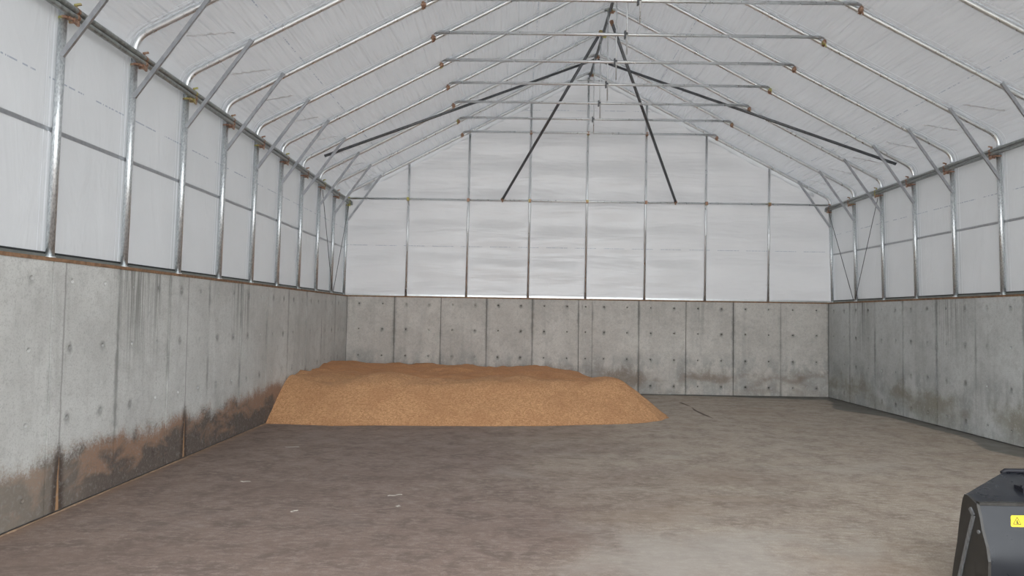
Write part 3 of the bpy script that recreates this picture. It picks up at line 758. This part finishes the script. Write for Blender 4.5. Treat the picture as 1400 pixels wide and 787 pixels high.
for i in range(NXH):
    for j in range(NYH):
        if max(hv[i][j], hv[i+1][j], hv[i][j+1], hv[i+1][j+1]) > 0.0:
            b.faces.new((hvert(i, j), hvert(i+1, j), hvert(i+1, j+1), hvert(i, j+1)))
heap = obj('grain_heap', b, M['grain'], None, True)
tag(heap, 'wide low heap of orange-tan loose grain in the shed corner', 'grain heap', kind='stuff')
# thin trail of grain left along the foot of the wall
b = bmesh.new(); prev = None; y = 5.0
while y < 12.75:
    w = 0.012 + 0.020*noise.noise((y*2.3, 0, 0)) + 0.012*noise.noise((y*9, 3, 0)); w = max(0.002, w) + 0.05*max(0, (y-12.1))
    h = 0.004 + 0.5*w*0.5
    cur = [b.verts.new((XL+0.004, y, h)), b.verts.new((XL+0.004+w*0.6, y, h*0.5)), b.verts.new((XL+0.004+w, y, 0.0008))]
    if prev:
        for k in range(2): b.faces.new((prev[k], cur[k], cur[k+1], prev[k+1]))
    prev = cur; y += 0.06
M['trail'] = mat_plain('dusty_grain', (0.40, 0.275, 0.185), 0.9, 0.45, 9)
tag(obj('grain_trail', b, M['trail'], None, True), 'thin trail of spilled grain along the foot of the stained wall', 'grain', kind='stuff')
# scattered chips of spilt straw on the floor
for i, (x, y, a, l) in enumerate(((-1.31, 7.89, 0.5, 0.16), (-3.15, 8.4, 0.1, 0.12), (-3.3, 10.6, 0.3, 0.20), (-2.2, 7.2, 0.9, 0.09), (-1.2, 7.45, 1.2, 0.07))):
    b = bmesh.new(); n = 7
    pts = [(l*(k/(n-1)-0.5), 0.012*math.sin(k*1.7+i)) for k in range(n)]; rows = []
    for q, (u, v) in enumerate(pts):
        ww = 0.004+0.014*math.sin(math.pi*q/(n-1)); rows.append([b.verts.new((u, v-ww, 0.0)), b.verts.new((u, v, 0.006)), b.verts.new((u, v+ww, 0.0))])
    for p, q in zip(rows, rows[1:]):
        for k in range(2): b.faces.new((p[k], q[k], q[k+1], p[k+1]))
    o = obj('husk_smear', b, mat_plain('pale_husk', (0.46, 0.42, 0.37), 0.9) if i == 0 else bpy.data.materials['pale_husk'], floor)
    o.location = (x, y, 0.001); o.rotation_euler = (0, 0, a)

# ------------------------------------------------------------------ loader bucket
BX0, BX1 = 3.339, 5.05
root = thing('loader_bucket', (BX0, 5.2, 0.0), 'black steel loader bucket with yellow warning sticker resting on the floor', 'bucket')
def bl(x, y, z): return (x-BX0, y-5.2, z)
back = [(5.20, 0.682), (5.173, 0.6015), (5.146, 0.521), (5.128, 0.48), (5.10, 0.42), (5.078, 0.32), (5.081, 0.22), (5.11, 0.12), (5.18, 0.045), (5.28, 0.012), (5.40, 0.008)]
b = bmesh.new(); prev = None
full_p = back + [(5.49, 0.004)]
inner = []
for i, (yy, zz) in enumerate(full_p):
    p0 = Vector(full_p[max(0, i-1)]); p1 = Vector(full_p[min(len(full_p)-1, i+1)]); tt = (p1-p0).normalized()
    nn = Vector((-tt.y, tt.x))
    if nn.x < 0 and i < 7: nn = -nn
    if i >= 7 and nn.y < 0: nn = -nn
    inner.append((yy+nn.x*0.012, zz+nn.y*0.012))
loop = [*full_p, *inner[::-1]]
A = [b.verts.new(bl(BX0+0.012, yy, zz)) for yy, zz in loop]; B = [b.verts.new(bl(BX1-0.012, yy, zz)) for yy, zz in loop]
for i in range(len(loop)):
    j = (i+1) % len(loop); b.faces.new((A[i], A[j], B[j], B[i]))
bp = obj('back_plate', b, M['bucket'], root, False)
for p_ in bp.data.polygons: p_.use_smooth = abs(p_.normal.x) < 0.1 and p_.center.z < 0.5
# sloped top plate with cut corner
def plate(name, poly, th, mat, parent=None):
    b = bmesh.new(); top = [b.verts.new(p) for p in poly]; n = Vector((0, -0.19, 0.98))*th
    bot = [b.verts.new(Vector(p)-n) for p in poly]
    b.faces.new(top); b.faces.new(bot[::-1])
    for i in range(len(poly)):
        j = (i+1) % len(poly); b.faces.new((top[i], bot[i], bot[j], top[j]))
    return obj(name, b, mat, parent or root)
plate('top_plate', [bl(BX0+0.006, 5.236, 0.700), bl(BX1-0.006, 5.236, 0.700), bl(BX1-0.004, 5.333, 0.729), bl(BX1-0.56, 5.75, 0.806), bl(BX0+0.56, 5.75, 0.806), bl(BX0+0.004, 5.333, 0.729)], 0.012, M['bucket'])
b = bmesh.new(); bar(b, bl(BX0+0.01, 5.212, 0.692), bl(BX1-0.01, 5.212, 0.692), 0.044, 0.020); obj('stiffener_bar', b, M['bucket_side'], root)
b = bmesh.new(); tube(b, [bl(BX0+0.555, 5.757, 0.797), bl(BX0+0.585, 5.757, 0.818), bl(BX1-0.585, 5.757, 0.818), bl(BX1-0.555, 5.757, 0.797)], 0.018, 10); obj('lip', b, M['rubber'], root, True)
side = [(5.195, 0.69), (5.25, 0.710), (5.305, 0.728), (5.333, 0.727), (5.355, 0.690), (5.369, 0.638), (5.400, 0.50), (5.426, 0.352), (5.470, 0.18), (5.50, 0.03), (5.60, 0.0), (5.40, 0.0), (5.28, 0.006), (5.18, 0.04), (5.105, 0.12), (5.076, 0.22), (5.073, 0.32), (5.095, 0.42), (5.141, 0.521), (5.160, 0.60)]
for sx, xx in ((1, BX0-0.008), (-1, BX1-0.012)):
    b = bmesh.new(); A = [b.verts.new(bl(xx, yy, zz)) for yy, zz in side]; B = [b.verts.new(bl(xx+0.020, yy, zz)) for yy, zz in side]
    b.faces.new(A); b.faces.new(B[::-1])
    for i in range(len(side)):
        j = (i+1) % len(side); b.faces.new((A[i], A[j], B[j], B[i]))
    obj('side_plate', b, M['bucket_side'], root)
    ex = xx-0.004 if sx > 0 else xx+0.024
    b = bmesh.new(); pts = [bl(ex, 5.262, 0.645), bl(ex, 5.222, 0.603), bl(ex, 5.30, 0.38), bl(ex, 5.42, 0.02)]
    for p, q in zip(pts, pts[1:]): bar(b, p, q, 0.026, 0.016)
    obj('side_rib', b, M['worn_edge'], root)
    b = bmesh.new(); ring(b, bl(ex+0.002, 5.168, 0.50), (1, 0, 0), 0.014, 0.014, 10); obj('bolt', b, M['worn_edge'], root)
b = bmesh.new(); box(b, bl(BX0, 5.46, 0.0), bl(BX1, 5.58, 0.022)); obj('cutting_edge', b, M['worn_edge'], root)
b = bmesh.new(); box(b, bl(3.785, 5.36, 0.725), bl(3.83, 5.46, 0.775)); box(b, bl(3.775, 5.36, 0.770), bl(3.90, 5.375, 0.790)); box(b, bl(3.80, 5.37, 0.72), bl(3.90, 5.46, 0.752)); obj('hook_bracket', b, M['rubber'], root)
# yellow warning sticker on the upper back plate
p0, p1 = Vector((0, 5.20, 0.682)), Vector((0, 5.146, 0.521))
ev = (p0-p1).normalized(); nv = Vector((0, -ev.z, ev.y))
def sp(x, h, o=0.0): return Vector(bl(x-(0.103-h)*0.2, 0, 0)) + Vector((0, 5.2, 0)) + Vector((0, p1.y-5.2, p1.z)) + ev*h + nv*o
o_ = 0.002
def stick_poly(b, pts, o):
    b.faces.new([b.verts.new(sp(x, h, o)) for x, h in pts])
sx0, sx1, h0, h1 = 3.562, 3.696, 0.024, 0.103; c = 0.008
b = bmesh.new()
rim = [(sx0+c, h0), (sx1-c, h0), (sx1, h0+c), (sx1, h1-c), (sx1-c, h1), (sx0+c, h1), (sx0, h1-c), (sx0, h0+c)]
A = [b.verts.new(sp(x, h, 0.0005)) for x, h in rim]; B = [b.verts.new(sp(x, h, o_)) for x, h in rim]; b.faces.new(B)
for i in range(8): b.faces.new((A[i], A[(i+1) % 8], B[(i+1) % 8], B[i]))
stick = obj('warning_sticker', b, M['yellow'], root); stick['label'] = 'yellow warning sticker with a black triangle'
b = bmesh.new(); cx, cz, R = 3.607, 0.058, 0.036
tri = lambda r: [(cx+r*math.sin(a), cz+r*math.cos(a)) for a in (0, 2.0944, 4.18879)]
for i in range(3):
    j = (i+1) % 3; o3, i3 = tri(R), tri(R*0.76); stick_poly(b, [o3[i], o3[j], i3[j], i3[i]], o_+0.0006)
stick_poly(b, [(cx-0.006, cz-0.012), (cx+0.006, cz-0.012), (cx+0.003, cz+0.012), (cx-0.003, cz+0.014)], o_+0.0006)
stick_poly(b, [(cx+0.005, cz-0.010), (cx+0.013, cz-0.012), (cx+0.009, cz-0.002)], o_+0.0006)
obj('warning_triangle', b, M['ink'], stick)
